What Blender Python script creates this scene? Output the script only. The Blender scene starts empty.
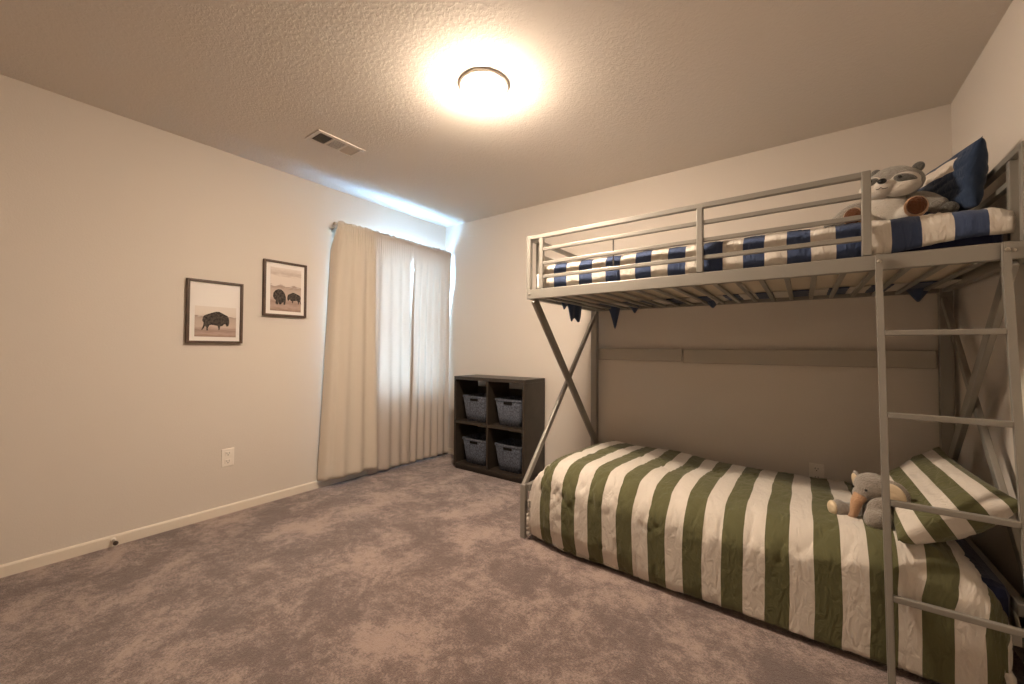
import bpy, bmesh, math, random
from mathutils import Vector, Matrix, noise
random.seed(7)
S = bpy.context.scene
COL = S.collection

# ------------------------------------------------------------------ camera
CAM_H = 1.118
cd = bpy.data.cameras.new('camera'); cam = bpy.data.objects.new('camera', cd); COL.objects.link(cam)
cd.sensor_width = 36.0; cd.lens = 400.0 / 1024 * 36; cd.clip_start = 0.02
cam.matrix_world = (Matrix.Translation((0, 0, CAM_H)) @ Matrix.Rotation(0.6298, 4, 'Z')
                    @ Matrix.Rotation(math.pi / 2 + 0.0179, 4, 'X') @ Matrix.Rotation(0.0057, 4, 'Z'))
S.camera = cam
# ------------------------------------------------------------------ light and exposure
S.view_settings.view_transform = 'Standard'; S.view_settings.look = 'None'
S.view_settings.gamma = 1.0; S.view_settings.use_curve_mapping = False
S.view_settings.exposure = 1.80
LAMP_STRENGTH = 255.0
SKY_STRENGTH = 36.0
w = bpy.data.worlds.new('sky'); S.world = w; w.use_nodes = True
w.node_tree.nodes['Background'].inputs[0].default_value = (0.31, 0.59, 1.0, 1)
w.node_tree.nodes['Background'].inputs[1].default_value = SKY_STRENGTH

# room measures (metres, camera stands at x=0 y=0)
XL, XR, YB, YF, H = -3.147, 0.644, 3.078, -0.80, 2.44
WIN = (2.12, 2.99, 0.66, 2.04)      # y0 y1 z0 z1 of the window opening
LX, LY = -1.285, 1.512              # ceiling light

# portal so that the daylight is sampled through the window
pl = bpy.data.lights.new('window_daylight', 'AREA'); pl.shape = 'RECTANGLE'
pl.size = WIN[3] - WIN[2]; pl.size_y = WIN[1] - WIN[0]
pl.cycles.is_portal = True
po = bpy.data.objects.new('window_daylight', pl); COL.objects.link(po)
po.location = (XL - 0.13, (WIN[0] + WIN[1]) / 2, (WIN[2] + WIN[3]) / 2)
po.rotation_euler = (0, -math.pi / 2, 0)

# ------------------------------------------------------------------ materials
def mat(name, color, rough=0.6, metal=0.0, bump=0.0, bscale=100.0, bdetail=3.0, vary=0.0, vscale=10.0,
        sheen=0.0, bdist=0.01, emit=0.0, coords='Object', spec=0.5):
    m = bpy.data.materials.new(name); m.use_nodes = True
    nt = m.node_tree; N = nt.nodes; L = nt.links; b = N['Principled BSDF']
    b.inputs['Base Color'].default_value = (*color, 1); b.inputs['Roughness'].default_value = rough
    b.inputs['Metallic'].default_value = metal; b.inputs['Sheen Weight'].default_value = sheen
    b.inputs['Specular IOR Level'].default_value = spec
    tc = N.new('ShaderNodeTexCoord'); co = tc.outputs[coords]
    if vary:
        n = N.new('ShaderNodeTexNoise'); n.inputs['Scale'].default_value = vscale; n.inputs['Detail'].default_value = 4
        L.new(co, n.inputs['Vector'])
        r = N.new('ShaderNodeMapRange'); r.inputs['From Min'].default_value = .3; r.inputs['From Max'].default_value = .7
        r.inputs['To Min'].default_value = 1 - vary; r.inputs['To Max'].default_value = 1 + vary
        L.new(n.outputs['Fac'], r.inputs['Value'])
        mx = N.new('ShaderNodeVectorMath'); mx.operation = 'SCALE'; mx.inputs[0].default_value = color
        L.new(r.outputs[0], mx.inputs['Scale']); L.new(mx.outputs[0], b.inputs['Base Color'])
    if bump:
        n = N.new('ShaderNodeTexNoise'); n.inputs['Scale'].default_value = bscale; n.inputs['Detail'].default_value = bdetail
        L.new(co, n.inputs['Vector'])
        bp = N.new('ShaderNodeBump'); bp.inputs['Strength'].default_value = bump; bp.inputs['Distance'].default_value = bdist
        L.new(n.outputs['Fac'], bp.inputs['Height']); L.new(bp.outputs[0], b.inputs['Normal'])
    if emit:
        b.inputs['Emission Color'].default_value = (*color, 1); b.inputs['Emission Strength'].default_value = emit
    return m

def math_node(nt, op, a, b=None, c=None):
    n = nt.nodes.new('ShaderNodeMath'); n.operation = op
    for i, v in enumerate((a, b, c)):
        if v is None: continue
        if isinstance(v, (int, float)): n.inputs[i].default_value = v
        else: nt.links.new(v, n.inputs[i])
    return n.outputs[0]

def stripe_mat(name, ca, cb, start, period, width, axis='x', back=None, bump=.8):
    """woven cotton with stripes of ca on cb, laid out on the cloth's own UVs (in metres)"""
    m = mat(name, cb, rough=.85, sheen=.15, spec=.2)
    nt = m.node_tree; N = nt.nodes; L = nt.links; b = N['Principled BSDF']
    uv = N.new('ShaderNodeUVMap'); uv.uv_map = 'UVMap'
    sp = N.new('ShaderNodeSeparateXYZ'); L.new(uv.outputs[0], sp.inputs[0])
    s = sp.outputs[0 if axis == 'x' else 1]
    f = math_node(nt, 'FLOORED_MODULO', math_node(nt, 'SUBTRACT', s, start), period)
    k = math_node(nt, 'LESS_THAN', f, width)
    g = math_node(nt, 'GREATER_THAN', s, start)
    k = math_node(nt, 'MULTIPLY', k, g)
    mx = N.new('ShaderNodeMix'); mx.data_type = 'RGBA'
    mx.inputs['A'].default_value = (*cb, 1); mx.inputs['B'].default_value = (*ca, 1)
    L.new(k, mx.inputs['Factor']); L.new(mx.outputs['Result'], b.inputs['Base Color'])
    n = N.new('ShaderNodeTexNoise'); n.inputs['Scale'].default_value = 30; n.inputs['Detail'].default_value = 4; n.inputs['Distortion'].default_value = 1.2
    mp = N.new('ShaderNodeMapping'); mp.inputs['Scale'].default_value = (1.3, .5, 1); mp.inputs['Rotation'].default_value = (0, 0, .5)
    L.new(uv.outputs[0], mp.inputs[0]); L.new(mp.outputs[0], n.inputs['Vector'])
    bp = N.new('ShaderNodeBump'); bp.inputs['Strength'].default_value = bump; bp.inputs['Distance'].default_value = .01
    L.new(n.outputs['Fac'], bp.inputs['Height']); L.new(bp.outputs[0], b.inputs['Normal'])
    return m

M = {}
M['wall'] = mat('painted_wall', (.66, .60, .53), .75, bump=.18, bscale=160, bdist=.004, spec=.3)
M['trim'] = mat('trim_paint', (.74, .665, .56), .4)
M['metal'] = mat('bed_metal', (.27, .255, .225), .38, metal=.25, bump=.04, bscale=400)
M['rail_paint'] = mat('beige_rail_paint', (.44, .40, .34), .6, spec=.3)
M['metal_dark'] = mat('bed_bolt', (.12, .11, .10), .4, metal=.8)
M['wood_dark'] = mat('dark_wood_laminate', (.030, .023, .017), .40, bump=.08, bscale=60, vary=.2, vscale=12)
M['felt'] = mat('grey_felt', (.098, .110, .140), .95, bump=.8, bscale=150, vary=.5, vscale=75, spec=.1)
M['frame'] = mat('walnut_frame', (.075, .042, .024), .45, vary=.25, vscale=30)
M['mat_board'] = mat('mat_board', (.80, .76, .72), .9)
M['bison'] = mat('bison_ink', (.060, .048, .040), .9, vary=.9, vscale=70)
M['plastic'] = mat('white_plastic', (.80, .74, .66), .35)
M['slot'] = mat('dark_slot', (.010, .009, .009), .9, spec=.1)
M['nickel'] = mat('brushed_nickel', (.50, .46, .40), .3, metal=1)
M['rubber'] = mat('brown_rubber', (.05, .03, .02), .7)
M['mattress'] = mat('mattress_ticking', (.66, .58, .46), .9, bump=.3, bscale=90)
M['navy'] = mat('navy_sheet', (.012, .016, .050), .85, bump=.4, bscale=40, sheen=.2, spec=.2)
M['vent'] = mat('vent_enamel', (.66, .60, .53), .5)
M['vinyl'] = mat('window_vinyl', (.85, .85, .85), .4)
M['fur_grey'] = mat('grey_plush', (.30, .275, .235), 1, bump=1, bscale=260, vary=.2, vscale=80, sheen=.5, spec=.1)
M['fur_dark'] = mat('dark_grey_plush', (.115, .11, .095), 1, bump=1, bscale=260, vary=.2, vscale=80, sheen=.4, spec=.1)
M['fur_white'] = mat('cream_plush', (.70, .64, .56), 1, bump=1, bscale=260, sheen=.5, spec=.1)
M['fur_brown'] = mat('brown_plush', (.13, .050, .022), .9, bump=.8, bscale=200, sheen=.2, spec=.1)
M['fur_tan'] = mat('tan_plush', (.52, .32, .19), .9, bump=.8, bscale=200, sheen=.2, spec=.1)
M['fur_elephant'] = mat('taupe_grey_plush', (.30, .265, .225), 1, bump=1, bscale=220, vary=.15, vscale=60, sheen=.5, spec=.1)
M['satin'] = mat('cream_satin', (.62, .50, .34), .4, bump=.6, bscale=60, bdist=.01)
M['black_bead'] = mat('black_bead', (.01, .01, .01), .15)
M['tag'] = mat('tag_white', (.7, .68, .6), .8)

def carpet_mat():
    m = mat('carpet', (.2, .15, .13), 1.0, spec=.05, sheen=.3)
    nt = m.node_tree; N = nt.nodes; L = nt.links; b = N['Principled BSDF']
    tc = N.new('ShaderNodeTexCoord')
    def nz(scale, detail, dist=0., rough=.6):
        n = N.new('ShaderNodeTexNoise'); n.inputs['Scale'].default_value = scale; n.inputs['Detail'].default_value = detail
        n.inputs['Distortion'].default_value = dist; n.inputs['Roughness'].default_value = rough
        L.new(tc.outputs['Object'], n.inputs['Vector']); return n.outputs['Fac']
    big = nz(3.4, 7, .25, .66); mid = nz(26, 4, .3); fine = nz(110, 2, 0, .8)
    s = math_node(nt, 'MULTIPLY_ADD', mid, .35, math_node(nt, 'MULTIPLY', big, .9))
    s = math_node(nt, 'MULTIPLY_ADD', fine, .46, math_node(nt, 'SUBTRACT', s, .08))
    r = N.new('ShaderNodeValToRGB'); L.new(s, r.inputs[0])
    e = r.color_ramp.elements
    e[0].position = .68; e[0].color = (.165, .115, .102, 1)
    e[1].position = .88; e[1].color = (.430, .320, .275, 1)
    k = e.new(.765); k.color = (.235, .168, .148, 1)
    L.new(r.outputs[0], b.inputs['Base Color'])
    bp = N.new('ShaderNodeBump'); bp.inputs['Strength'].default_value = .9; bp.inputs['Distance'].default_value = .012
    f2 = math_node(nt, 'ADD', nz(240, 3), math_node(nt, 'MULTIPLY', nz(40, 3), .8))
    L.new(f2, bp.inputs['Height']); L.new(bp.outputs[0], b.inputs['Normal'])
    return m
M['carpet'] = carpet_mat()

def ceiling_mat():
    m = mat('knockdown_ceiling', (.70, .64, .57), .85, spec=.2)
    nt = m.node_tree; N = nt.nodes; L = nt.links; b = N['Principled BSDF']
    tc = N.new('ShaderNodeTexCoord'); n = N.new('ShaderNodeTexNoise')
    n.inputs['Scale'].default_value = 60; n.inputs['Detail'].default_value = 3; n.inputs['Distortion'].default_value = .8
    L.new(tc.outputs['Object'], n.inputs['Vector'])
    r = N.new('ShaderNodeMapRange'); r.interpolation_type = 'SMOOTHSTEP'
    r.inputs['From Min'].default_value = .42; r.inputs['From Max'].default_value = .62
    L.new(n.outputs['Fac'], r.inputs['Value'])
    bp = N.new('ShaderNodeBump'); bp.inputs['Strength'].default_value = .18; bp.inputs['Distance'].default_value = .005
    L.new(r.outputs[0], bp.inputs['Height']); L.new(bp.outputs[0], b.inputs['Normal'])
    return m
M['ceiling'] = ceiling_mat()

def cloth_mat(name, color, trans, through=None):
    m = bpy.data.materials.new(name); m.use_nodes = True; nt = m.node_tree; N = nt.nodes; L = nt.links
    out = N['Material Output']; N.remove(N['Principled BSDF'])
    d = N.new('ShaderNodeBsdfDiffuse'); t = N.new('ShaderNodeBsdfTranslucent'); mx = N.new('ShaderNodeMixShader')
    d.inputs[0].default_value = (*color, 1); t.inputs[0].default_value = (*(through or color), 1); mx.inputs[0].default_value = trans
    tc = N.new('ShaderNodeTexCoord'); mp = N.new('ShaderNodeMapping'); mp.inputs['Scale'].default_value = (200, 200, 260)
    n = N.new('ShaderNodeTexNoise'); n.inputs['Scale'].default_value = 1
    L.new(tc.outputs['Object'], mp.inputs[0]); L.new(mp.outputs[0], n.inputs['Vector'])
    bp = N.new('ShaderNodeBump'); bp.inputs['Strength'].default_value = .15; bp.inputs['Distance'].default_value = .003
    L.new(n.outputs['Fac'], bp.inputs['Height']); L.new(bp.outputs[0], d.inputs['Normal'])
    L.new(d.outputs[0], mx.inputs[1]); L.new(t.outputs[0], mx.inputs[2]); L.new(mx.outputs[0], out.inputs[0])
    return m
M['curtain'] = cloth_mat('lined_curtain', (.61, .545, .46), .012)
M['sheer'] = cloth_mat('sheer_curtain', (.56, .49, .43), .135, (.84, .70, .58))

def glass_mat():
    m = bpy.data.materials.new('window_glass'); m.use_nodes = True; nt = m.node_tree; N = nt.nodes; L = nt.links
    N.remove(N['Principled BSDF'])
    t = N.new('ShaderNodeBsdfTransparent'); t.inputs[0].default_value = (.95, .97, .97, 1)
    g = N.new('ShaderNodeBsdfGlossy'); g.inputs['Roughness'].default_value = .02
    mx = N.new('ShaderNodeMixShader'); mx.inputs[0].default_value = .06
    L.new(t.outputs[0], mx.inputs[1]); L.new(g.outputs[0], mx.inputs[2]); L.new(mx.outputs[0], N['Material Output'].inputs[0])
    return m
M['glass'] = glass_mat()

def lamp_mat():
    m = bpy.data.materials.new('lit_opal_glass'); m.use_nodes = True; nt = m.node_tree; N = nt.nodes; L = nt.links
    N.remove(N['Principled BSDF']); e = N.new('ShaderNodeEmission')
    e.inputs[0].default_value = (1.0, .805, .625, 1); e.inputs[1].default_value = LAMP_STRENGTH
    # emission weakened towards the rim to shrink the halo on the ceiling
    tc = N.new('ShaderNodeTexCoord'); sp = N.new('ShaderNodeSeparateXYZ'); L.new(tc.outputs['Generated'], sp.inputs[0])
    f = math_node(nt, 'POWER', math_node(nt, 'SUBTRACT', 1.0, sp.outputs[2]), 1.6)
    L.new(math_node(nt, 'MULTIPLY', math_node(nt, 'ADD', f, .05), LAMP_STRENGTH), e.inputs[1])
    L.new(e.outputs[0], N['Material Output'].inputs[0]); return m
M['opal'] = lamp_mat()

# ------------------------------------------------------------------ mesh helpers
def box(bm, a, b, bev=0.0):
    x0, y0, z0 = (min(a[i], b[i]) for i in range(3)); x1, y1, z1 = (max(a[i], b[i]) for i in range(3))
    r = bmesh.ops.create_cube(bm, size=1)
    vs = r['verts']
    for v in vs: v.co = Vector(((x0 + x1) / 2 + v.co.x * (x1 - x0), (y0 + y1) / 2 + v.co.y * (y1 - y0), (z0 + z1) / 2 + v.co.z * (z1 - z0)))
    if bev:
        es = {e for v in vs for e in v.link_edges}
        bmesh.ops.bevel(bm, geom=list(es), offset=bev, segments=2, affect='EDGES', profile=.5)
    return bm

def beam(bm, p, q, wx, wy, up=(0, 0, 1), bev=0.003):
    """rectangular tube from p to q; wx is across, wy along the 'up' hint"""
    p, q = Vector(p), Vector(q); d = (q - p).normalized(); u = Vector(up)
    if abs(d.dot(u)) > .99: u = Vector((0, 1, 0))
    s = d.cross(u).normalized(); u = s.cross(d).normalized()
    tmp = bmesh.new(); box(tmp, (-wx / 2, -wy / 2, 0), (wx / 2, wy / 2, (q - p).length), bev)
    mt = Matrix((( s.x, u.x, d.x, p.x), (s.y, u.y, d.y, p.y), (s.z, u.z, d.z, p.z), (0, 0, 0, 1)))
    bmesh.ops.transform(tmp, matrix=mt, verts=tmp.verts)
    me = bpy.data.meshes.new('t'); tmp.to_mesh(me); tmp.free(); bm.from_mesh(me); bpy.data.meshes.remove(me)
    return bm

def tube(bm, pts, r, seg=10, cap=True):
    pts = [Vector(p) for p in pts]; rings = []
    for i, p in enumerate(pts):
        d = (pts[min(i + 1, len(pts) - 1)] - pts[max(i - 1, 0)]).normalized()
        a = d.orthogonal().normalized() if i == 0 else (a - d * a.dot(d)).normalized()
        b = d.cross(a); rr = r[i] if isinstance(r, (list, tuple)) else r
        rings.append([bm.verts.new(p + (a * math.cos(t) + b * math.sin(t)) * rr) for t in [2 * math.pi * k / seg for k in range(seg)]])
    for A, B in zip(rings, rings[1:]):
        for k in range(seg): bm.faces.new((A[k], A[(k + 1) % seg], B[(k + 1) % seg], B[k]))
    if cap: bm.faces.new(rings[0][::-1]); bm.faces.new(rings[-1])
    return bm

def lathe(bm, prof, c=(0, 0, 0), seg=48, axis='z'):
    rings = []
    for r, z in prof:
        if r < 1e-6: rings.append([bm.verts.new((0, 0, z))])
        else: rings.append([bm.verts.new((r * math.cos(2 * math.pi * k / seg), r * math.sin(2 * math.pi * k / seg), z)) for k in range(seg)])
    for A, B in zip(rings, rings[1:]):
        for k in range(seg):
            k2 = (k + 1) % seg
            if len(A) == 1 and len(B) == 1: continue
            if len(A) == 1: bm.faces.new((A[0], B[k2], B[k]))
            elif len(B) == 1: bm.faces.new((A[k], A[k2], B[0]))
            else: bm.faces.new((A[k], A[k2], B[k2], B[k]))
    vs = [v for R in rings for v in R]
    if axis == 'y': rot = Matrix.Rotation(math.pi / 2, 4, 'X')
    elif axis == 'x': rot = Matrix.Rotation(math.pi / 2, 4, 'Y')
    else: rot = Matrix.Identity(4)
    bmesh.ops.transform(bm, matrix=Matrix.Translation(c) @ rot, verts=vs)
    return bm

def ell(bm, c, r, rot=None, seg=24):
    q = bmesh.ops.create_uvsphere(bm, u_segments=seg, v_segments=max(8, seg // 2), radius=1)
    m = Matrix.Translation(c) @ (rot or Matrix.Identity(4)) @ Matrix.Diagonal((*r, 1))
    bmesh.ops.transform(bm, matrix=m, verts=q['verts']); return bm

def obj(name, bm, m, parent=None, smooth=False, loc=None):
    """one mesh object; world coordinates are kept when it gets a parent"""
    bmesh.ops.recalc_face_normals(bm, faces=bm.faces)
    me = bpy.data.meshes.new(name); bm.to_mesh(me); bm.free()
    o = bpy.data.objects.new(name, me); COL.objects.link(o)
    me.materials.append(M[m] if isinstance(m, str) else m)
    if smooth: me.polygons.foreach_set('use_smooth', [True] * len(me.polygons))
    if parent is not None:
        o.parent = parent
        q = parent; off = Vector((0, 0, 0))
        while q is not None: off += q.location; q = q.parent
        me.transform(Matrix.Translation(-off))
    elif loc is not None:
        me.transform(Matrix.Translation(-Vector(loc))); o.location = loc
    return o

def tag(o, label, cat, group=None):
    o['label'] = label; o['category'] = cat
    if group: o['group'] = group
    return o

def thing(name, label, cat, loc, group=None):
    o = bpy.data.objects.new(name, None); COL.objects.link(o); o.location = loc; o.empty_display_size = .1
    return tag(o, label, cat, group)

def struct(name, bm, m, parent=None, smooth=False):
    o = obj(name, bm, m, parent, smooth)
    if parent is None: o['kind'] = 'structure'
    return o

def nb(): return bmesh.new()
def sm(x): x = max(0., min(1., x)); return x * x * (3 - 2 * x)
def nz(*p): return noise.noise(Vector(p))

# ------------------------------------------------------------------ the room
T = .14
struct('floor', box(nb(), (XL - T, YF - T, -.12), (XR + T, YB + T, 0)), 'carpet')
struct('ceiling', box(nb(), (XL - T, YF - T, H), (XR + T, YB + T, H + .12)), 'ceiling')
bm = nb(); y0, y1, z0, z1 = WIN
box(bm, (XL - T, YF, 0), (XL, y0, H)); box(bm, (XL - T, y1, 0), (XL, YB, H))
box(bm, (XL - T, y0, 0), (XL, y1, z0)); box(bm, (XL - T, y0, z1), (XL, y1, H))
struct('wall_left', bm, 'wall')
struct('wall_back', box(nb(), (XL - T, YB, 0), (XR + T, YB + T, H)), 'wall')
struct('wall_right', box(nb(), (XR, YF, 0), (XR + T, YB, H)), 'wall')
struct('wall_front', box(nb(), (XL - T, YF - T, 0), (XR + T, YF, H)), 'wall')

def skirting(name, a, b, n):
    """board with an eased top edge, a to b along the wall, n points into the room"""
    bm = nb(); a, b, n = Vector(a), Vector(b), Vector(n)
    prof = [(0, 0), (.012, 0), (.012, .050), (.009, .057), (.004, .060), (0, .060)]
    A = [bm.verts.new(a + n * p + Vector((0, 0, q))) for p, q in prof]; B = [bm.verts.new(b + n * p + Vector((0, 0, q))) for p, q in prof]
    for i in range(len(prof)): j = (i + 1) % len(prof); bm.faces.new((A[i], A[j], B[j], B[i]))
    bm.faces.new(A[::-1]); bm.faces.new(B); struct(name, bm, 'trim')
skirting('baseboard_left', (XL, YF, 0), (XL, YB, 0), (1, 0, 0))
skirting('baseboard_back', (XL + .013, YB, 0), (XR - .013, YB, 0), (0, -1, 0))
skirting('baseboard_right', (XR, YF, 0), (XR, YB, 0), (-1, 0, 0))
skirting('baseboard_front', (XL + .013, YF, 0), (XR - .013, YF, 0), (0, 1, 0))

# window set in the opening
wx = XL - .045
bm = nb(); f = .045
box(bm, (wx - .03, y0, z0), (wx + .03, y0 + f, z1)); box(bm, (wx - .03, y1 - f, z0), (wx + .03, y1, z1))
box(bm, (wx - .03, y0 + f, z0), (wx + .03, y1 - f, z0 + f)); box(bm, (wx - .03, y0 + f, z1 - f), (wx + .03, y1 - f, z1))
zm = (z0 + z1) / 2
box(bm, (wx - .02, y0 + f, zm - .02), (wx + .02, y1 - f, zm + .02))
win = struct('window_1', bm, 'vinyl')
obj('pane', box(nb(), (wx - .003, y0 + f, z0 + f), (wx + .003, y1 - f, zm - .02)), 'glass', win)
obj('pane', box(nb(), (wx - .003, y0 + f, zm + .02), (wx + .003, y1 - f, z1 - f)), 'glass', win)
obj('window_sill', box(nb(), (wx + .031, y0 + .001, z0 + .0005), (XL + .012, y1 - .001, z0 + .016), .003), 'vinyl', win)

# ------------------------------------------------------------------ curtain rod and curtains
RZ, RX = 2.118, -3.045
rod = thing('curtain_rod', 'slim brushed metal curtain rod with ball finials above the window', 'curtain rod', (RX, 2.4, RZ))
obj('rod', tube(nb(), [(RX, 1.775, RZ), (RX, 3.045, RZ)], .008, 12), 'nickel', rod, True)
for yy, sg in ((1.775, -1), (3.045, .6)):
    bm = nb(); lathe(bm, [(0, 0), (.009, 0), (.011, .006), (.007, .010), (.015, .016), (.019, .026), (.016, .036), (.008, .043), (0, .045)], seg=20)
    bmesh.ops.transform(bm, matrix=Matrix.Translation((RX, yy, RZ)) @ Matrix.Rotation(-math.copysign(1, sg) * math.pi / 2, 4, 'X') @ Matrix.Scale(abs(sg), 4), verts=bm.verts)
    obj('finial', bm, 'nickel', rod, True)
for yy in (1.79, 3.015):
    bm = nb(); beam(bm, (XL, yy, RZ - .012), (RX, yy, RZ - .012), .008, .006); box(bm, (XL, yy - .012, RZ - .04), (XL + .004, yy + .012, RZ + .02), .001)
    obj('bracket', bm, 'nickel', rod)

def curtain(name, label, ya0, ya1, yb0, yb1, zt, zb, m, seed, folds, xb, slit=0.0, n=150, nv=70, amp=.02, edge=0):
    """panel between ya0-ya1 at the rod, yb0-yb1 at the hem; the pocket wraps round the rod"""
    bm = nb(); rows = []; uvw = []
    for j in range(nv + 1):
        t = j / nv; z = zt + (zb - zt) * t
        row = []
        for i in range(n + 1):
            s = i / n
            y = (ya0 + (ya1 - ya0) * s) * (1 - t) + (yb0 + (yb1 - yb0) * s) * t
            if slit: y += slit * (1 - s) * max(0, 1 - t * 3.2) * 1.0
            ph = s * folds * 2 * math.pi + seed + .5 * nz(s * 3, t * 1.2, seed)
            big = math.sin(ph) * .75 + .35 * math.sin(ph * .53 + 1.3 * seed) + .5 * nz(s * 5, t * 1.5, seed + 9)
            gather = math.sin(s * folds * 5.1 * 2 * math.pi + 2 * nz(s * 9, 0, seed)) * .35
            a = sm((t - .035) / .12)
            off = amp * (big * a * (.6 + .6 * t) + gather * (1 - a) * .35)
            x = RX + .013 + off + (xb - RX) * t
            if edge < 0 and s > 1 + edge: x += (XL + .045 - x) * ((s - 1 - edge) / -edge) ** 2 * sm((t - .12) / .25)
            if edge and s < edge: x += (XL + .020 - x) * (1 - s / edge) ** 2 * sm(t / .12)
            dz = .016 * nz(s * folds * 3.1, 0, seed) if j == 0 else (0.010 * nz(s * 4, 3, seed) if j == nv else 0)
            row.append(bm.verts.new((x, y, z + dz)))
        rows.append(row)
    for A, B in zip(rows, rows[1:]):
        for i in range(n): bm.faces.new((A[i], A[i + 1], B[i + 1], B[i]))
    o = obj(name, bm, m, None, True, loc=(RX, (yb0 + yb1) / 2, zb))
    # rod pocket back and hem band
    bm = nb(); R = []
    for j in range(7):
        a = -math.pi / 2 - math.pi * j / 6
        R.append([bm.verts.new((RX + .012 - .025 * math.sin(math.pi * j / 6),
                                ya0 + (ya1 - ya0) * i / 40, RZ + .020 * math.cos(math.pi * j / 6))) for i in range(41)])
    for A, B in zip(R, R[1:]):
        for i in range(40): bm.faces.new((A[i], A[i + 1], B[i + 1], B[i]))
    obj('rod_pocket', bm, m, o, True)
    md = o.modifiers.new('cloth_thickness', 'SOLIDIFY'); md.thickness = .0015
    return o
c1 = curtain('curtain', 'cream opaque curtain panel, left of the three, nearest the framed pictures', 1.768, 2.115, 1.675, 2.165, 2.150, .064, 'curtain', 1.3, 3.2, -3.062, amp=.020, edge=.2)
tag(c1, 'cream opaque curtain panel, left of the three, nearest the framed pictures', 'curtain')
c2 = curtain('sheer_curtain', '', 2.085, 2.540, 2.090, 2.600, 2.148, .018, 'sheer', 4.1, 4.2, -3.085, amp=.016)
tag(c2, 'translucent off-white curtain panel, middle of the three, glowing with daylight', 'curtain')
c3 = curtain('sheer_curtain', '', 2.530, 3.046, 2.495, 3.060, 2.146, .022, 'sheer', 7.7, 6.2, -3.062, slit=.018, edge=-.06, amp=.016)
tag(c3, 'translucent off-white curtain panel, right of the three, hanging in the corner', 'curtain')

# ------------------------------------------------------------------ ceiling light and vent
lamp = thing('ceiling_light', 'round flush dome ceiling light, lit and glowing warm white', 'ceiling light', (LX, LY, H))
obj('base_plate', lathe(nb(), [(0, H), (.120, H), (.122, H - .004), (.120, H - .014), (.112, H - .016), (.110, H - .013), (0, H - .012)][::-1], (LX, LY, 0)), 'plastic', lamp, True)
dome = [(0, H - .0125)] + [(.109 * math.cos(a), H - .0150 - .0765 * math.sin(a)) for a in [math.pi / 2 * k / 12 for k in range(13)]]
dome[-1] = (0, dome[-1][1])
obj('glass_dome', lathe(nb(), dome, (LX, LY, 0)), 'opal', lamp, True)
obj('finial', lathe(nb(), [(0, H - .0920), (.007, H - .0925), (.008, H - .096), (.004, H - .102), (0, H - .103)], (LX, LY, 0), 16), 'nickel', lamp, True)

vx0, vx1, vy0, vy1 = -2.525, -2.355, 1.24, 1.56
vent = thing('ceiling_vent', 'white rectangular air vent with slatted openings in the ceiling', 'vent', ((vx0 + vx1) / 2, (vy0 + vy1) / 2, H))
bm = nb(); b_ = .026
box(bm, (vx0, vy0, H - .007), (vx0 + b_, vy1, H), .002); box(bm, (vx1 - b_, vy0, H - .007), (vx1, vy1, H), .002)
box(bm, (vx0 + b_, vy0, H - .007), (vx1 - b_, vy0 + b_, H), .002); box(bm, (vx0 + b_, vy1 - b_, H - .007), (vx1 - b_, vy1, H), .002)
for k in (1, 2):
    yy = vy0 + b_ + (vy1 - vy0 - 2 * b_) * k / 3; box(bm, (vx0 + b_, yy - .006, H - .007), (vx1 - b_, yy + .006, H))
obj('vent_frame', bm, 'vent', vent)
obj('duct_backing', box(nb(), (vx0 + .01, vy0 + .01, H - .0012), (vx1 - .01, vy1 - .01, H)), 'slot', vent)
for k in range(3):
    bm = nb(); ya = vy0 + b_ + (vy1 - vy0 - 2 * b_) * k / 3 + .006; yb = ya + (vy1 - vy0 - 2 * b_) / 3 - .012
    if k == 1:
        q = 8
        for i in range(q):
            xx = vx0 + b_ + (vx1 - vx0 - 2 * b_) * (i + .5) / q
            beam(bm, (xx, ya, H - .005), (xx, yb, H - .005), .0142, .0012, up=(.3, 0, 1), bev=0)
    else:
        q = 7; tl = .95 if k == 2 else -.75
        for i in range(q):
            yy = ya + (yb - ya) * (i + .5) / q
            beam(bm, (vx0 + b_, yy, H - .005), (vx1 - b_, yy, H - .005), .0085 if k else .0045, .0012, up=(0, tl, 1), bev=0)
    obj('louvre', bm, 'vent', vent)

# ------------------------------------------------------------------ outlets, door stop
def outlet(label, c, n):
    """duplex outlet centred on c, n is the wall normal"""
    t = thing('wall_outlet', label, 'outlet', c); c = Vector(c); n = Vector(n); s = Vector((0, 0, 1)).cross(n)
    def slab(bm, du, dv, w, h, d0, d1, bev=.0):
        p = c + s * du + Vector((0, 0, dv)); a = p - s * w / 2 - Vector((0, 0, h / 2)) + n * d0; b = p + s * w / 2 + Vector((0, 0, h / 2)) + n * d1
        return box(bm, a, b, bev)
    obj('cover_plate', slab(nb(), 0, 0, .074, .118, 0, .006, .0025), 'plastic', t)
    for dv in (.026, -.026):
        r = obj('receptacle', slab(nb(), 0, dv, .034, .028, .006, .009, .001), 'plastic', t)
        bm = nb(); slab(bm, -.007, dv + .003, .0025, .009, .009, .0096); slab(bm, .007, dv + .003, .0025, .008, .009, .0096); slab(bm, 0, dv - .009, .005, .005, .009, .0096)
        obj('slot', bm, 'slot', r)
    return t
outlet('white double outlet on the long left wall, below the framed pictures', (XL, 1.065, .378), (1, 0, 0))
outlet('white outlet on the back wall, half hidden behind the green striped duvet', (.06, YB, .374), (0, -1, 0))

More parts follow.
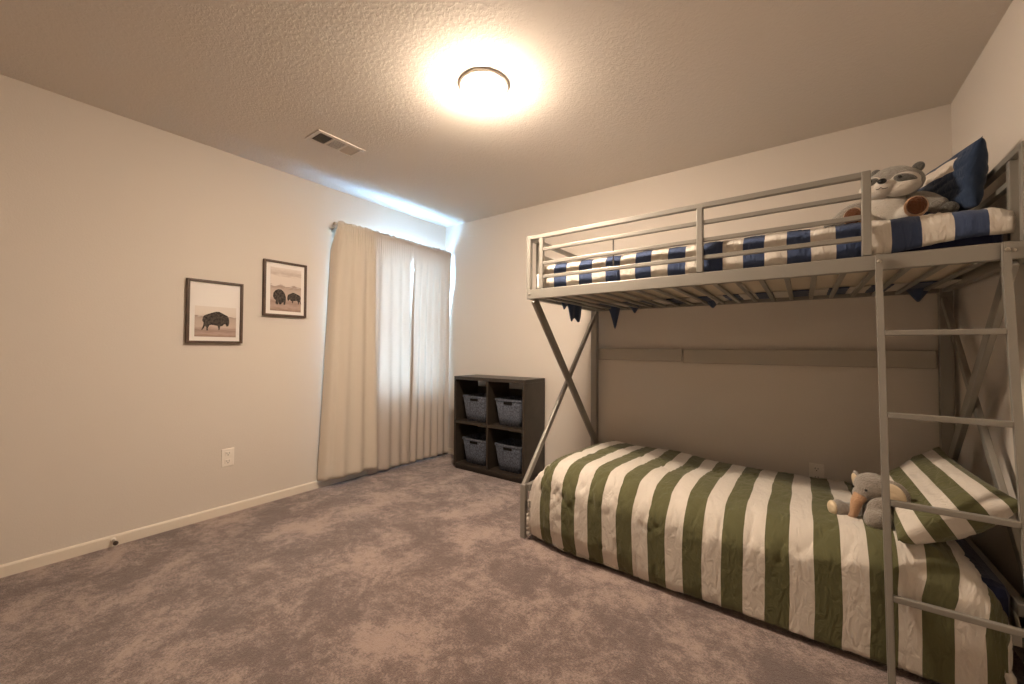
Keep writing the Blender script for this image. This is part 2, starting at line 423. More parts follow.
ds = thing('door_stop', 'small door stop with brown rubber tip on the left baseboard', 'door stop', (XL + .012, .515, .036))
obj('mount', lathe(nb(), [(0, 0), (.013, 0), (.012, .004), (.006, .006), (0, .006)], (XL + .012, .515, .036), 16, 'x'), 'plastic', ds, True)
pts = [(XL + .016 + .05 * k / 60, .515 + .0055 * math.cos(k * .9), .036 + .0055 * math.sin(k * .9)) for k in range(61)]
obj('spring', tube(nb(), pts, .0014, 6), 'nickel', ds, True)
obj('bumper', lathe(nb(), [(0, 0), (.009, 0), (.011, .004), (.011, .014), (.007, .017), (0, .017)], (XL + .066, .515, .036), 16, 'x'), 'rubber', ds, True)

# ------------------------------------------------------------------ framed bison prints on the left wall
def print_mat(name, horizon, stormy):
    m = mat(name, (.6, .5, .42), .9); nt = m.node_tree; N = nt.nodes; L = nt.links; b = N['Principled BSDF']
    uv = N.new('ShaderNodeUVMap'); uv.uv_map = 'UVMap'
    sp = N.new('ShaderNodeSeparateXYZ'); L.new(uv.outputs[0], sp.inputs[0])
    mp = N.new('ShaderNodeMapping'); mp.inputs['Scale'].default_value = (3, 16, 1); L.new(uv.outputs[0], mp.inputs[0])
    n = N.new('ShaderNodeTexNoise'); n.inputs['Scale'].default_value = 1.5; n.inputs['Detail'].default_value = 5; L.new(mp.outputs[0], n.inputs['Vector'])
    v = math_node(nt, 'MULTIPLY_ADD', math_node(nt, 'SUBTRACT', n.outputs['Fac'], .5), .22, sp.outputs[1])
    r = N.new('ShaderNodeValToRGB'); L.new(v, r.inputs[0]); e = r.color_ramp.elements
    e[0].position = 0; e[0].color = (.30, .20, .16, 1); e[1].position = 1; e[1].color = (.72, .65, .59, 1)
    for p, c in ([(.10, (.46, .34, .28)), (.20, (.34, .24, .20)), (.34, (.55, .44, .37)), (horizon - .04, (.48, .38, .32)), (horizon, (.36, .28, .24)), (horizon + .04, (.68, .60, .53))]
                 + ([(.80, (.70, .62, .55)), (.87, (.54, .45, .39))] if stormy else [(.8, (.70, .63, .56))])):
        q = e.new(p); q.color = (*c, 1)
    L.new(r.outputs[0], b.inputs['Base Color']); return m
M['print_a'] = print_mat('single_bison_print', .66, False)
M['print_b'] = print_mat('pair_bison_print', .56, True)

def poly(bm, pts, y0, z0, sc, x, flip=1, th=.0006):
    A = [bm.verts.new((x, y0 + p[0] * sc * flip, z0 + p[1] * sc)) for p in pts]; B = [bm.verts.new((x + th, y0 + p[0] * sc * flip, z0 + p[1] * sc)) for p in pts]
    n = len(pts)
    bm.faces.new(A); bm.faces.new(B)
    for i in range(n): bm.faces.new((A[i], A[(i + 1) % n], B[(i + 1) % n], B[i]))
SIDE = [(0, .42), (.02, .58), (.08, .66), (.2, .72), (.34, .78), (.5, .84), (.62, .84), (.74, .78), (.84, .72), (.93, .68), (.97, .60), (1.0, .48), (1.0, .34), (.96, .22), (.90, .20),
        (.86, .30), (.80, .30), (.74, .22), (.66, .20), (.64, .06), (.60, .02), (.585, .12), (.56, .22), (.44, .24), (.32, .26), (.25, .22), (.20, .10), (.21, .0), (.15, .01), (.15, .12), (.10, .20), (.06, .10), (.0, .02), (-.03, .03), (.03, .2), (.05, .34)]
FRONT = [(.18, 0), (.12, .06), (.14, .26), (.02, .36), (-.03, .52), (.0, .72), (.10, .86), (.26, .96), (.44, .96), (.58, .86), (.68, .70), (.74, .48), (.72, .2), (.70, .02), (.60, .02), (.60, .18), (.50, .12), (.46, .02), (.34, .02), (.30, .16), (.28, 0)]
def picture(label, y0, y1, z0, z1, py, pz, pm, bisons):
    t = thing('framed_picture', label, 'picture', (XL, (y0 + y1) / 2, (z0 + z1) / 2), 'framed bison pictures'); F = .015; D = .026
    bm = nb()
    box(bm, (XL, y0, z0), (XL + D, y0 + F, z1), .0015); box(bm, (XL, y1 - F, z0), (XL + D, y1, z1), .0015)
    box(bm, (XL, y0 + F, z0), (XL + D, y1 - F, z0 + F), .0015); box(bm, (XL, y0 + F, z1 - F), (XL + D, y1 - F, z1), .0015)
    obj('frame', bm, 'frame', t)
    obj('mat_board', box(nb(), (XL + .008, y0 + F, z0 + F), (XL + .012, y1 - F, z1 - F)), 'mat_board', t)
    bm = nb(); lay = bm.loops.layers.uv.new('UVMap')
    vs = [bm.verts.new(p) for p in ((XL + .0126, py[0], pz[0]), (XL + .0126, py[1], pz[0]), (XL + .0126, py[1], pz[1]), (XL + .0126, py[0], pz[1]))]
    bk = [bm.verts.new(v.co - Vector((.0006, 0, 0))) for v in vs]
    fc = bm.faces.new(vs); bm.faces.new(bk[::-1])
    for i in range(4): bm.faces.new((vs[i], bk[i], bk[(i + 1) % 4], vs[(i + 1) % 4]))
    for l, uvc in zip(fc.loops, ((0, 0), (1, 0), (1, 1), (0, 1))): l[lay].uv = uvc
    pr = obj('print', bm, pm, t)
    for shape, yy, zz, sc, fl in bisons:
        bm = nb(); poly(bm, shape, yy, zz, sc, XL + .0127, fl); obj('bison_image', bm, 'bison', pr)
picture('dark wood framed picture of one walking bison, the lower left of the pair', .822, 1.134, 1.146, 1.556, (.866, 1.096), (1.188, 1.386), 'print_a', [(SIDE, .906, 1.228, .150, 1)])
picture('dark wood framed picture of two bison, the higher one beside the curtain', 1.262, 1.568, 1.352, 1.760, (1.310, 1.530), (1.392, 1.712), 'print_b', [(FRONT, 1.332, 1.438, .118, 1), (SIDE, 1.529, 1.452, .100, -1)])

# ------------------------------------------------------------------ cube shelf with grey bins
sx0, sx1, sy0, sy1, sh = -2.665, -1.862, 2.735, 3.055, .862
shelf = thing('cube_shelf', 'dark brown four-cube shelf unit in the corner by the curtain', 'shelf', ((sx0 + sx1) / 2, (sy0 + sy1) / 2, 0))
tk = .022
obj('side_panel', box(nb(), (sx0, sy0, .03), (sx0 + tk, sy1, sh - .03), .0015), 'wood_dark', shelf)
obj('side_panel', box(nb(), (sx1 - tk, sy0, .03), (sx1, sy1, sh - .03), .0015), 'wood_dark', shelf)
obj('top_panel', box(nb(), (sx0, sy0, sh - .03), (sx1, sy1, sh), .0015), 'wood_dark', shelf)
obj('bottom_panel', box(nb(), (sx0 + tk, sy0, .03), (sx1 - tk, sy1, .055), .0015), 'wood_dark', shelf)
obj('plinth', box(nb(), (sx0 + .01, sy0 + .015, 0), (sx1 - .01, sy1, .03)), 'wood_dark', shelf)
xm = (sx0 + sx1) / 2; zmid = .437
obj('divider', box(nb(), (xm - .009, sy0 + .002, .055), (xm + .009, sy1, sh - .03)), 'wood_dark', shelf)
for xa, xb_ in ((sx0 + tk, xm - .009), (xm + .009, sx1 - tk)):
    obj('shelf_board', box(nb(), (xa, sy0 + .002, zmid - .011), (xb_, sy1, zmid + .011)), 'wood_dark', shelf)
    for za, zb in ((.055, zmid - .011), (zmid + .011, sh - .03)):
        obj('back_panel', box(nb(), (xa, sy1 - .008, za), (xb_, sy1 - .001, zb - .085)), 'wood_dark', shelf)
def make_bin(label, cx, z):
    wt, wb, hh, yf, yb = .142, .112, .232, sy0 + .045, sy1 - .03
    t = thing('storage_bin', label, 'bin', (cx, (yf + yb) / 2, z), 'grey bins in the cube shelf')
    bm = nb(); ym = (yf + yb) / 2; dt = (yb - yf) / 2
    def ring(k, ins, z_):
        wx_ = wb + (wt - wb) * k - ins; dy = dt - .022 * (1 - k) - ins; r = .018; out = []
        for q, (sx, sy) in enumerate(((1, 1), (-1, 1), (-1, -1), (1, -1))):
            for a in range(5):
                an = math.pi / 2 * q + math.pi / 2 * a / 4
                out.append(bm.verts.new((cx + sx * (wx_ - r) + r * math.cos(an), ym + sy * (dy - r) + r * math.sin(an), z_)))
        return out
    rings = [ring(0, 0, z)] + [ring(k, 0, z + hh * k) for k in (.33, .66, 1)] + [ring(1, .006, z + hh), ring(.05, .006, z + .008)]
    for A, B in zip(rings, rings[1:]):
        n = len(A)
        for i in range(n): bm.faces.new((A[i], A[(i + 1) % n], B[(i + 1) % n], B[i]))
    bm.faces.new(rings[0][::-1]); bm.faces.new(rings[-1])
    obj('bin_body', bm, 'felt', t, True)
    bm = nb(); R = [ring(1.01, -.004, z + hh - .016), ring(1.01, -.004, z + hh + .002), ring(1.01, .004, z + hh + .002), ring(1.01, .004, z + hh - .002)]
    for A, B in zip(R, R[1:]):
        n = len(A)
        for i in range(n): bm.faces.new((A[i], A[(i + 1) % n], B[(i + 1) % n], B[i]))
    obj('rim', bm, 'felt', t)
    h = obj('handle_slot', box(nb(), (cx - .045, yf - .003, z + hh - .044), (cx + .045, yf + .006, z + hh - .022), .004), 'slot', t)
    h['label'] = 'dark handle slot'
lc, rc = (sx0 + tk + xm - .009) / 2, (xm + .009 + sx1 - tk) / 2
make_bin('grey felt storage bin in the upper left cube of the shelf', lc, zmid + .012)
make_bin('grey felt storage bin in the upper right cube of the shelf', rc, zmid + .012)
make_bin('grey felt storage bin in the lower left cube of the shelf', lc, .056)
make_bin('grey felt storage bin in the lower right cube of the shelf', rc, .056)

# ------------------------------------------------------------------ bunk bed frame
BX0, BX1, BF, BK = -1.37, .60, 2.06, 3.02        # ends (x), upper front and back (y)
bed = thing('bunk_bed', 'grey metal bunk bed with crossed end braces along the back wall', 'bunk bed', ((BX0 + BX1) / 2, 2.54, 0))
def bar(name, p, q, wx, wy, up=(0, 0, 1), m='metal', bev=.003):
    return obj(name, beam(nb(), p, q, wx, wy, up, bev), m, bed)
bar('side_rail', (BX0 - .012, BF, 1.456), (BX1 + .02, BF, 1.456), .03, .058)
bar('side_rail', (BX0, BK, 1.456), (BX1, BK, 1.456), .03, .058)
for x in (BX0, BX1):
    bar('end_rail', (x, BF + .016, 1.450), (x, BK - .016, 1.450), .03, .045)
    bar('post', (x, BK, 0), (x, BK, 1.80), .048, .048, up=(0, 1, 0))
    bar('guard_post', (x, BF, 1.486), (x, BF, 1.803), .028, .028, up=(0, 1, 0))
    bar('guard_post', (x, BF + .105, 1.474), (x, BF + .105, 1.79), .026, .026, up=(0, 1, 0))
    bar('end_guard_bar', (x, BF - .014, 1.804), (x, BK - .024, 1.804), .028, .024)
    bar('end_guard_bar', (x, BF + .118, 1.716), (x, BK - .024, 1.716), .022, .022)
    # crossed end braces and the lower frame
    s = 1 if x < 0 else -1
    bar('end_brace', (x + s * .032, BF + .005, 1.425), (x + s * .032, BK - .026, .36), .020, .056, up=(0, 1, 1))
    bar('end_brace', (x + s * .010, BK - .026, 1.39), (x + s * .010, 1.995, .30), .020, .036, up=(0, 1, -1))
    bar('lower_leg', (x + s * .018, 1.985, 0), (x + s * .018, 1.985, .315), .034, .034, up=(0, 1, 0))
    bar('lower_end_rail', (x + s * .036, 2.003, .292), (x + s * .036, BK - .024, .292), .028, .040)
bar('lower_side_rail', (BX0 + .05, 1.985, .21), (BX1 - .05, 1.985, .21), .026, .040)
bar('lower_side_rail', (BX0 + .026, BK, .21), (BX1 - .026, BK, .21), .026, .040)
# front guard
bar('guard_bar', (BX0 + .014, BF, 1.804), (.214, BF, 1.804), .026, .024)
for z in (1.724, 1.640, 1.557): bar('guard_bar', (-1.268, BF, z), (.187, BF, z), .018, .020)
bar('guard_post', (-1.281, BF, 1.486), (-1.281, BF, 1.792), .026, .026, up=(0, 1, 0))
bar('guard_post', (-.395, BF - .002, 1.486), (-.395, BF - .002, 1.792), .028, .030, up=(0, 1, 0))
bar('guard_post', (.200, BF, 1.486), (.200, BF, 1.816), .028, .032, up=(0, 1, 0))
bar('guard_rod', (-.832, BF + .012, 1.547), (-.832, BF + .012, 1.734), .006, .006, m='metal_dark', bev=0)
# back guard
for z in (1.72, 1.60): bar('guard_bar', (BX0 + .025, BK, z), (BX1 - .025, BK, z), .018, .020)
# slats under the upper mattress
for i in range(20):
    x = BX0 + .085 + i * .0945
    bar('slat', (x, BF + .016, 1.436), (x, BK - .016, 1.436), .021, .012, bev=.002)
for i in range(12):
    x = BX0 + .12 + i * .160
    bar('lower_slat', (x, 1.999, .200), (x, BK - .016, .200), .040, .010, bev=.002)
# flat back panel rails between the rear posts, in two lengths
bar('back_rail', (BX0 + .026, BK + .022, 1.082), (-.705, BK + .022, 1.082), .014, .092, m='rail_paint', bev=.004)
bar('back_rail', (-.697, BK + .022, 1.075), (BX1 - .030, BK + .022, 1.075), .014, .098, m='rail_paint', bev=.004)
bar('rail_clip', (BX0 + .026, BK - .004, 1.06), (BX0 + .026, BK - .004, 1.12), .010, .010)
for (x, y, z) in ((BX0 + .01, BF - .016, 1.456), (BX1 - .035, BF - .016, 1.456)):
    obj('bolt', lathe(nb(), [(0, 0), (.007, 0), (.006, .003), (0, .004)], (x, y, z), 12, 'y'), 'nickel', bed, True)

# ------------------------------------------------------------------ ladder
lad = thing('ladder', 'grey metal four-rung ladder leaning on the bunk bed at its head end', 'ladder', (.385, 1.82, 0))
LXs = (.2315, .5445)
def lad_y(z): return 2.026 if z > 1.38 else 1.843 + (2.026 - 1.843) * z / 1.38
for x in LXs:
    bm = nb(); prof = [1.482, 1.40, 1.38, 1.34, 0.0]; W2, D2 = .0100, .0095
    R = []
    for z in prof:
        y = lad_y(z); R.append([bm.verts.new((x + a * W2, y + b * D2, z)) for a, b in ((-1, -1), (1, -1), (1, 1), (-1, 1))])
    for A, B in zip(R, R[1:]):
        for i in range(4): bm.faces.new((A[i], A[(i + 1) % 4], B[(i + 1) % 4], B[i]))
    bm.faces.new(R[0]); bm.faces.new(R[-1][::-1])
    bmesh.ops.bevel(bm, geom=[e for e in bm.edges if abs((e.verts[0].co - e.verts[1].co).z) > .01], offset=.004, segments=2, affect='EDGES')
    st = obj('stile', bm, 'metal', lad)
    obj('bolt', lathe(nb(), [(0, 0), (.007, 0), (.0055, .003), (0, .004)], (x, 2.0165, 1.455), 12, 'y'), 'nickel', st, True)
for z in (1.185, .889, .588, .278):
    y = lad_y(z); obj('rung', beam(nb(), (LXs[0] + .0102, y, z), (LXs[1] - .0102, y, z), .020, .020), 'metal', lad)

# ------------------------------------------------------------------ bedding helpers
def uv_grid(bm, rows, uvs):
    lay = bm.loops.layers.uv.get('UVMap') or bm.loops.layers.uv.new('UVMap')
    for j in range(len(rows) - 1):
        for i in range(len(rows[0]) - 1):
            idx = ((j, i), (j, i + 1), (j + 1, i + 1), (j + 1, i))
            f = bm.faces.new([rows[a][b] for a, b in idx])
            for l, (a, b) in zip(f.loops, idx): l[lay].uv = uvs[a][b]
def crease(a, b, seed, sharp=3.):
    n = nz(a, b, seed); return -math.exp(-abs(n) * sharp * 3)

M['duvet_green'] = stripe_mat('green_stripe_cotton', (.105, .103, .046), (.60, .55, .485), -1.217, .1548, .0795)
M['duvet_blue'] = stripe_mat('blue_stripe_cotton', (.050, .073, .145), (.64, .59, .52), -1.218, .1660, .083)

# mattresses
def mattress(name, label, a, b, m, bev=.035):
    o = obj(name, box(nb(), a, b, bev), m, None, False, loc=((a[0] + b[0]) / 2, (a[1] + b[1]) / 2, a[2])); return tag(o, label, 'mattress')
mattress('mattress', 'cream mattress of the upper bunk seen between the slats under the blue striped duvet', (BX0 + .045, 2.125, 1.4515), (BX1 - .03, 2.945, 1.615), 'mattress', .03)
m1 = bpy.data.objects['mattress']
bm = nb(); box(bm, (BX0 + .0435, 2.1235, 1.470), (BX1 - .0285, 2.9465, 1.6165), .03)
for f_ in [f_ for f_ in bm.faces if f_.normal.z < -.3]: bm.faces.remove(f_)
obj('fitted_sheet', bm, 'navy', m1)['label'] = 'dark navy fitted sheet'
m2 = mattress('mattress', 'lower bunk mattress in a navy sheet, showing at the head end', (BX0 + .075, 2.015, .207), (BX1 - .052, 2.975, .352), 'navy', .04)
obj('care_tag', beam(nb(), (.551, 2.03, .275), (.556, 2.012, .215), .03, .0015, up=(1, 0, 0), bev=0), 'tag', m2)['label'] = 'small white care tag'

def round_drop(o, r, tot):
    """arc-length o past the start of an edge of radius r -> (horizontal advance, drop)"""
    if o <= 0: return 0., 0.
    q = r * math.pi / 2
    if o < q: a = o / r; return r * math.sin(a), r * (1 - math.cos(a))
    return r, r + (o - q)

def lower_duvet():
    bm = nb(); rows = []; uvs = []
    X0, X1, Y0, Y1 = -1.312, .522, 1.925, 2.985; R = .13; RH = .20; RFT = .20
    qa = R * math.pi / 2
    oe0, oe1, of = .50, .52, .585      # arc length of overhang: foot end, head end, front
    ax = [(-oe0 + i / 300 * ((X1 - X0 - RFT - RH) + oe0 + oe1)) for i in range(301)]
    by = [(-of + j / 130 * ((Y1 - Y0 - R) + of)) for j in range(131)]
    for b in by:
        row, uvr = [], []
        for a in ax:
            L = X1 - X0 - RFT - RH
            ha, da = (0, 0); x = X0 + RFT + a
            if a < 0: h_, da = round_drop(-a, RFT, 0); x = X0 + RFT - h_
            elif a > L: h_, da = round_drop(a - L, RH, 0); x = X1 - RH + h_
            y = Y0 + R + b; db = 0
            if b < 0: h_, db = round_drop(-b, R, 0); y = Y0 + R - h_
            # corner: both overhang
            d = max(da, db) + .35 * min(da, db) if min(da, db) > 0 else max(da, db)
            zt = .470 + .030 * math.sin(math.pi * max(0, min(1, (y - Y0) / (Y1 - Y0)))) - .038 * sm((x + 1.0) / .6)
            zt += .024 * nz(x * 2.3, y * 2.3, 4) - .040 * sm((y - 2.25) / .6) - .015
            back_f = sm((Y1 - y) / .10); zt -= .035 * (1 - back_f)
            zbot = .028 + .012 * nz(x * 3, 0, 8)
            z = max(zt - d, 0)
            hang = max(0, min(1, db / .42))
            # soften bottom: roll in
            if max(da, db) == 0: z = max(z, .368)
            if z < zbot: z = zbot
            if db > 0: y -= .020 * math.sin(math.pi * min(1, db / .45)); y += .022 * sm((db - .34) / .12)
            y -= .030 * sm((x + .5) / .9) * min(1, db / R) * (1 - .6 * sm((db - .30) / .14))
            y += .030 * (1 - sm((x - X0) / .35)) * min(1, db / R)
            if a > L: x += .018 * math.sin(math.pi * min(1, da / .4)) + .0
            # shrink the two end corners a little so they round off
            if da > 0 and b < .12: y += .34 * R * min(1, da / R) * sm((.12 - b) / .2)
            if db > 0 and a > L - .12: x -= .25 * R * sm((a - L + .12) / .2) * min(1, db / R)
            u = X0 + RFT + a
            u_w = u + .006 * nz(b * 6, a * 2, 3) - .010 * sm((x + .3) / .6) - (.035 * min(1, da / .25) if a > L else 0)
            # cloth relief
            amp = .010
            msk = max(0, nz(a * 3.1, b * 3.3, 31) + .25)
            r = amp * nz(a * 4, b * 3, 11) + .002 * nz(a * 17 + b * 5, b * 11, 12)
            r += .020 * msk * crease(a * 9 + b * 5, b * 3 - a * 1.5, 20, 6) + .016 * msk * crease(a * 13 - b * 6, b * 4, 27, 5)
            r += .006 * crease(a * 18 + b * 14, b * 11 - a * 7, 51, 3) * (.3 + max(0, nz(a * 2, b * 3, 61)))
            r += .010 * hang * crease(a * 11, b * 1.6, 35, 4)
            ea, eb = min(1, da / R), min(1, db / R); sg_ = 1 if a > 0 else -1
            n = Vector((sg_ * ea, -eb, max(0.02, 1 - max(ea, eb)))).normalized()
            if ea > 0 and eb > 0: r *= 1 - .8 * min(ea, eb)
            p = Vector((x, y, z)) + n * (r + .004)
            p.y = max(p.y, 1.910) ; p.z = max(p.z, .018); p.x = min(max(p.x, X0 - .004), X1 + .012)
            row.append(bm.verts.new(p)); uvr.append((u_w, b))
        rows.append(row); uvs.append(uvr)
    uv_grid(bm, rows, uvs)
    o = obj('duvet', bm, 'duvet_green', None, True, loc=(-.39, 2.45, .43))
    md = o.modifiers.new('padding', 'SOLIDIFY'); md.thickness = .012; md.offset = -1
    return tag(o, 'puffy green and white striped duvet spread over the lower bunk', 'duvet')
lower_duvet()

def upper_duvet():
    """profile across y: front hem, front face, top, back face, tuck under the mattress"""
    bm = nb(); rows, uvs = [], []
    X0, X1 = BX0 + .030, BX1 - .017
    NX, NS = 300, 110
    def prof(s, x):
        # piecewise by arc length
        F, B, R = 2.098, 2.966, .05; zt = 1.643 - .012 * sm((x - .1) / .3)
        zlo = 1.492 + (.034 * sm((x - .20) / .3))
        segs = [('front', zt - R - zlo), ('fr', R * math.pi / 2), ('top', B - F - 2 * R), ('br', R * math.pi / 2), ('back', zt - R - 1.452), ('tuck', .30)]
        tot = sum(k[1] for k in segs); d = s * tot
        for nm, l in segs:
            if d <= l or nm == 'tuck': break
            d -= l
        if nm == 'front': return (F, zlo + d), (-1, 0), nm, d / l
        if nm == 'fr': a = d / R; return (F + R - R * math.cos(a), zt - R + R * math.sin(a)), (-math.cos(a), math.sin(a)), nm, 0
        if nm == 'top': return (F + R + d, zt), (0, 1), nm, d / l
        if nm == 'br': a = d / R; return (B - R + R * math.sin(a), zt - R + R * math.cos(a)), (math.sin(a), math.cos(a)), nm, 0
        if nm == 'back': return (B, zt - R - d), (1, 0), nm, d / l
        return (B - d, 1.4475), (0, -1), nm, d / l
    tips = [(-1.175, .19, .042), (-1.02, .06, .035), (-.49, .05, .04), (.49, .075, .045)]
    for j in range(NS + 1):
        row, uvr = [], []
        for i in range(NX + 1):
            x = X0 + (X1 - X0) * i / NX; s = j / NS
            (y, z), (ny, nzv), nm, k = prof(s, x)
            e = min(x - X0, X1 - x); endf = 1 - sm(e / .05)
            r = .004 * nz(x * 7, s * 9, 2) + .0025 * nz(x * 24 + s * 30, s * 40, 3)
            r += (.0050 * crease(x * 26 + s * 60, s * 9, 5, 2.4) + .004 * crease(x * 40 + s * 60, s * 12, 15, 2.4)) * (.35 + .9 * max(0, nz(x * 5, s * 6, 44) + .35)) + .0012 * math.cos((x + 1.218 - .04) * 2 * math.pi / .083) 
            if nm in ('front', 'fr'):
                r = max(r, -.012); r = min(r, .008)
                if nm == 'front' and k < .1: r -= .006
            if nm == 'top': z += .012 * math.sin(math.pi * k) + .008 * nz(x * 4, k * 4, 9)
            if nm == 'tuck': r = 0; z += .0015 * nz(x * 20, k * 8, 4)
            if nm == 'back': r *= .5
            zz = z + nzv * r; yy = y + ny * r
            if nm in ('top', 'fr', 'br'): zz -= (.05 if x < 0 else .022) * endf
            if nm in ('tuck',): pass
            dz = 0
            if nm == 'top' and x - X0 < .012: zz -= (.17 + .10 * sm((k - .35) / .25) - .06 * nz(k * 14, 1, 2)) * (sm((k - .12) / .2) - sm((k - .70) / .12)) * (1 - (x - X0) / .012)
            if nm == 'back' and k > .6 or nm == 'tuck' and k < .25:
                w_ = (k - .6) / .4 if nm == 'back' else 1 - k / .25
                for tx, td, tw in tips: dz = max(dz, td * max(0, 1 - abs(x - tx) / tw) * w_)
            row.append(bm.verts.new((x, yy, zz - dz))); uvr.append((-1.19 if (nm == 'top' and x - X0 < .012) else x + .003 * nz(x * 3, s * 20, 6), s))
        rows.append(row); uvs.append(uvr)
    uv_grid(bm, rows, uvs)
    o = obj('duvet', bm, 'duvet_blue', None, True, loc=(-.39, 2.53, 1.5))
    md = o.modifiers.new('padding', 'SOLIDIFY'); md.thickness = .004; md.offset = -1
    return tag(o, 'blue and white striped duvet on the upper bunk behind the guard rail', 'duvet')
upper_duvet()

# ------------------------------------------------------------------ pillows
def pillow(name, label, m, c, thick, seed, uvf, n=46, concave=.10, side=1):
    """cushion between four world corners c00 c10 c11 c01; both faces bulge"""
    c = [Vector(p) for p in c]; nrm = (c[1] - c[0]).cross(c[3] - c[0]).normalized()
    bm = nb(); faces = []
    for sgn in (1, -1):
        rows, uvs = [], []
        for j in range(n + 1):
            v = -1 + 2 * j / n; row, uvr = [], []
            for i in range(n + 1):
                u = -1 + 2 * i / n
                uu = u * (1 - concave * (1 - v * v) * abs(u)); vv = v * (1 - concave * (1 - u * u) * abs(v))
                a, b = (uu + 1) / 2, (vv + 1) / 2
                p = (c[0] * (1 - a) + c[1] * a) * (1 - b) + (c[3] * (1 - a) + c[2] * a) * b
                q = max(0, (1 - u * u) * (1 - v * v)); t = thick / 2 * q ** .42 * (1.35 if sgn > 0 else .6)
                r = (.010 * nz(u * 2.2, v * 2.2, seed + sgn) + .008 * crease(u * 2.6 + v, v * 2.6 - u, seed + 3)) * min(1, q * 5)
                row.append(bm.verts.new(p + nrm * sgn * (t + r))); uvr.append(uvf((u + 1) / 2, (v + 1) / 2))
            rows.append(row); uvs.append(uvr)
        uv_grid(bm, rows, uvs)
    bmesh.ops.remove_doubles(bm, verts=bm.verts, dist=.0008)
    cen = sum(c, Vector()) / 4
    o = obj(name, bm, m, None, True, loc=cen); return tag(o, label, 'pillow')
M['pillow_green'] = stripe_mat('green_stripe_pillow_cotton', (.105, .103, .046), (.60, .55, .485), -.03, .142, .074, 'y')
pillow('pillow', 'green and white striped pillow propped at the head of the lower bunk', 'pillow_green',
       [(.262, 1.935, .455), (.262, 2.60, .480), (.525, 2.78, .660), (.562, 1.985, .640)], .20, 3, lambda u, v: (u * .68, v * .44))

def navy_pillow_mat():
    m = stripe_mat('navy_pillow_cotton', (.62, .55, .47), (.024, .042, .085), .265, 10, .085, 'y', bump=.5)
    # the white band stops short of the near corner
    nt = m.node_tree; mx = [n for n in nt.nodes if n.type == 'MIX'][0]; src = mx.inputs['Factor'].links[0].from_socket
    uv = [n for n in nt.nodes if n.type == 'SEPXYZ'][0]
    edge = math_node(nt, 'MULTIPLY_ADD', uv.outputs[1], .05, .085)
    nt.links.new(math_node(nt, 'MULTIPLY', src, math_node(nt, 'GREATER_THAN', uv.outputs[0], edge)), mx.inputs['Factor'])
    return m
M['pillow_blue'] = navy_pillow_mat()
pillow('pillow', 'navy pillow with a white band standing at the head of the upper bunk', 'pillow_blue',
       [(.530, 2.235, 1.665), (.33, 2.80, 1.675), (.41, 2.82, 1.945), (.543, 2.215, 1.920)], .16, 9, lambda u, v: (u * .68, v * .40))

# ------------------------------------------------------------------ soft toys
def plush(name, m, parent, shapes, voxel=.005, smooth_it=6):
    bm = nb()
    for s in shapes: ell(bm, s[0], s[1], s[2] if len(s) > 2 else None, 20)
    o = obj(name, bm, m, parent, True)
    r = o.modifiers.new('one_skin', 'REMESH'); r.mode = 'VOXEL'; r.voxel_size = voxel; r.use_smooth_shade = True
    k = o.modifiers.new('soften', 'SMOOTH'); k.factor = .5; k.iterations = smooth_it
    return o
def frame_to(origin, toward, tilt=0.0):
    """matrix whose -Y axis looks from origin to 'toward' (horizontal), Z up, then rolled"""
    d = Vector(toward) - Vector(origin); a = math.atan2(d.x, -d.y)
    return Matrix.Translation(origin) @ Matrix.Rotation(a, 4, 'Z') @ Matrix.Rotation(tilt, 4, 'Y')
def E_(F, c, r, rx=0, ry=0, rz=0):
    """ellipsoid given in the frame F -> (centre, radii, rotation) in world"""
    sc = F.to_scale()[0]; r = tuple(q * sc for q in r)
    R = F.to_3x3().normalized().to_4x4() @ Matrix.Rotation(rz, 4, 'Z') @ Matrix.Rotation(ry, 4, 'Y') @ Matrix.Rotation(rx, 4, 'X')
    return (F @ Vector(c), r, R)

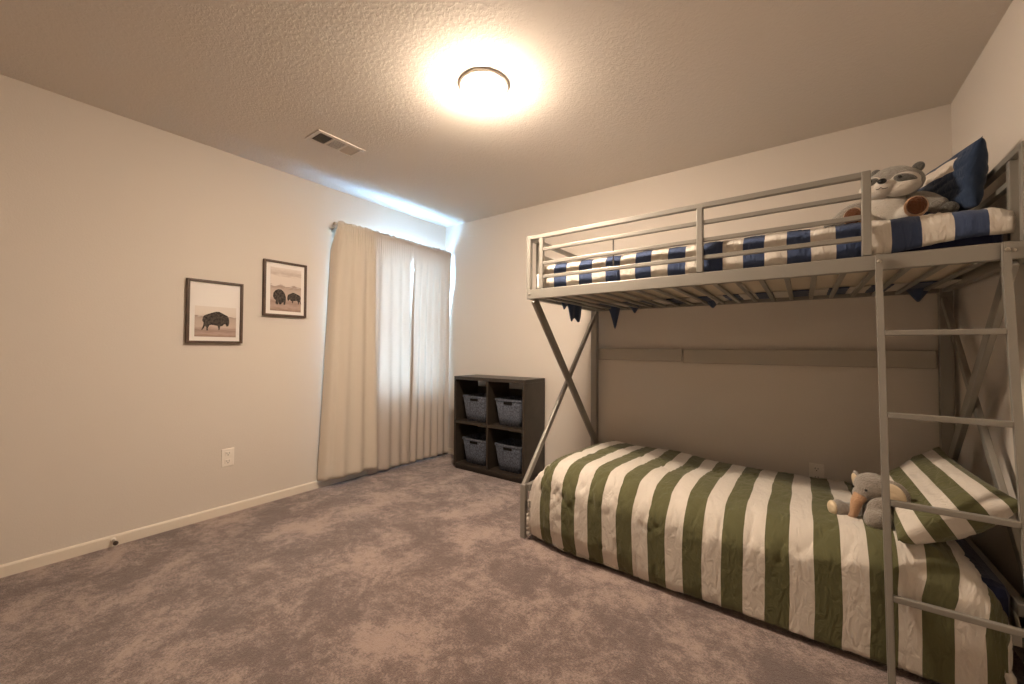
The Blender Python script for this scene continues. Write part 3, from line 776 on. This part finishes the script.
def raccoon():
    base = (.288, 2.33, 1.647)
    t = thing('stuffed_raccoon', 'grey and white stuffed raccoon sitting on the upper bunk by the navy pillow', 'soft toy', base)
    F = frame_to(base, (0, .6, 1.6), 0) @ Matrix.Scale(1.04, 4)
    plush('body', 'fur_white', t, [E_(F, (0, .02, .075), (.088, .065, .078)), E_(F, (.0, .02, .10), (.07, .05, .05)),
          E_(F, (-.075, -.05, .036), (.038, .072, .034), rz=-.5), E_(F, (.075, -.05, .036), (.038, .072, .034), rz=.45)])
    G = F @ Matrix.Translation((.024, -.014, .166)) @ Matrix.Rotation(.16, 4, 'Y') @ Matrix.Rotation(-.30, 4, 'Z')
    plush('head', 'fur_grey', t, [E_(G, (0, 0, 0.008), (.098, .066, .062)), E_(G, (0, -.01, .03), (.07, .05, .045))])
    plush('muzzle', 'fur_white', t, [E_(G, (0, -.052, -.018), (.036, .042, .028)), E_(G, (-.045, -.030, -.022), (.055, .042, .030), ry=.25), E_(G, (.045, -.030, -.022), (.055, .042, .030), ry=-.25),
          E_(G, (-.052, -.040, .004), (.046, .026, .031), rz=-.5), E_(G, (.052, -.040, .004), (.046, .026, .031), rz=.5)], .004, 3)
    for s in (-1, 1):
        e = plush('ear', 'fur_dark', t, [E_(G, (s * .066, .004, .060), (.020, .013, .022), ry=s * .3)], .004, 3)
        k = plush('eye_mask', 'fur_dark', t, [E_(G, (s * .056, -.052, .004), (.038, .020, .020), ry=-s * -.22, rz=s * .5)], .003, 3)
        obj('eye', ell(nb(), *E_(G, (s * .046, -.0765, .008), (.0065, .005, .0065))), 'black_bead', k, True)
        plush('arm', 'fur_grey', t, [E_(F, (s * .115, -.002, .085), (.065, .034, .034), ry=s * .55), E_(F, (s * .145, -.008, .06), (.035, .03, .03))])
        plush('paw', 'fur_dark', t, [E_(F, (s * .178, -.014, .036), (.028, .026, .026), ry=s * .5)], .004)
        ft = plush('foot', 'fur_tan', t, [E_(F, (s * .090, -.118, .038), (.036, .020, .042), rz=s * .2)])
        obj('sole', ell(nb(), *E_(F, (s * .092, -.133, .039), (.029, .009, .034), rz=s * .2)), 'fur_brown', ft, True)
    obj('nose', ell(nb(), *E_(G, (0, -.094, -.004), (.015, .010, .011))), 'black_bead', t, True)
    bm = nb(); tube(bm, [G @ Vector(p) for p in ((-.018, -.084, -.030), (-.008, -.092, -.034), (0, -.094, -.028), (.008, -.092, -.034), (.018, -.084, -.030))], .0014, 6)
    obj('mouth', bm, 'slot', t, True)
raccoon()

def elephant():
    base = (.228, 2.16, .428)
    t = thing('stuffed_elephant', 'taupe stuffed elephant with cream satin ears on the green striped duvet', 'soft toy', base)
    F = frame_to(base, (base[0] - 1, base[1] - .62, 0), 0) @ Matrix.Scale(.92, 4)
    plush('body', 'fur_elephant', t, [E_(F, (0, .02, .058), (.070, .07, .062)), E_(F, (0, .02, .10), (.052, .05, .05)),
          E_(F, (-.050, -.065, .036), (.034, .070, .034), rz=-.2), E_(F, (-.062, -.108, .040), (.036, .030, .040)),
          E_(F, (.070, -.040, .048), (.046, .062, .048), rz=.35), E_(F, (.055, -.03, .10), (.03, .05, .03), rx=.6)])
    G = F @ Matrix.Translation((.0, -.012, .160)) @ Matrix.Rotation(.30, 4, 'X') @ Matrix.Rotation(.15, 4, 'Z')
    plush('head', 'fur_elephant', t, [E_(G, (0, 0, 0), (.066, .062, .060)), E_(G, (-.010, -.045, -.02), (.036, .035, .034))])
    bm = nb(); P_ = [G @ Vector(p) for p in ((0, -.062, -.018), (-.004, -.086, -.040), (-.010, -.098, -.068), (-.020, -.104, -.095), (-.034, -.112, -.112))]
    tube(bm, P_, [.024, .020, .017, .014, .010], 14); tr = obj('trunk', bm, 'fur_tan', t, True); tr['label'] = 'tan trunk'
    for s in (-1, 1):
        bm = nb(); ell(bm, *E_(G, (s * .078, .016, -.012), (.050, .014, .058), rz=s * .45, ry=-s * .15)); e = obj('ear', bm, 'fur_elephant', t, True)
        bm = nb(); ell(bm, *E_(G, (s * .079, .006, -.012), (.042, .012, .049), rz=s * .45, ry=-s * .15)); obj('ear_lining', bm, 'satin', e, True)['label'] = 'cream satin ear lining'
        obj('eye', ell(nb(), *E_(G, (s * .030, -.058, .012), (.0055, .0045, .0055))), 'black_bead', t, True)
    obj('sole', ell(nb(), *E_(F, (-.066, -.131, .041), (.028, .014, .032))), 'satin', t, True)
elephant()
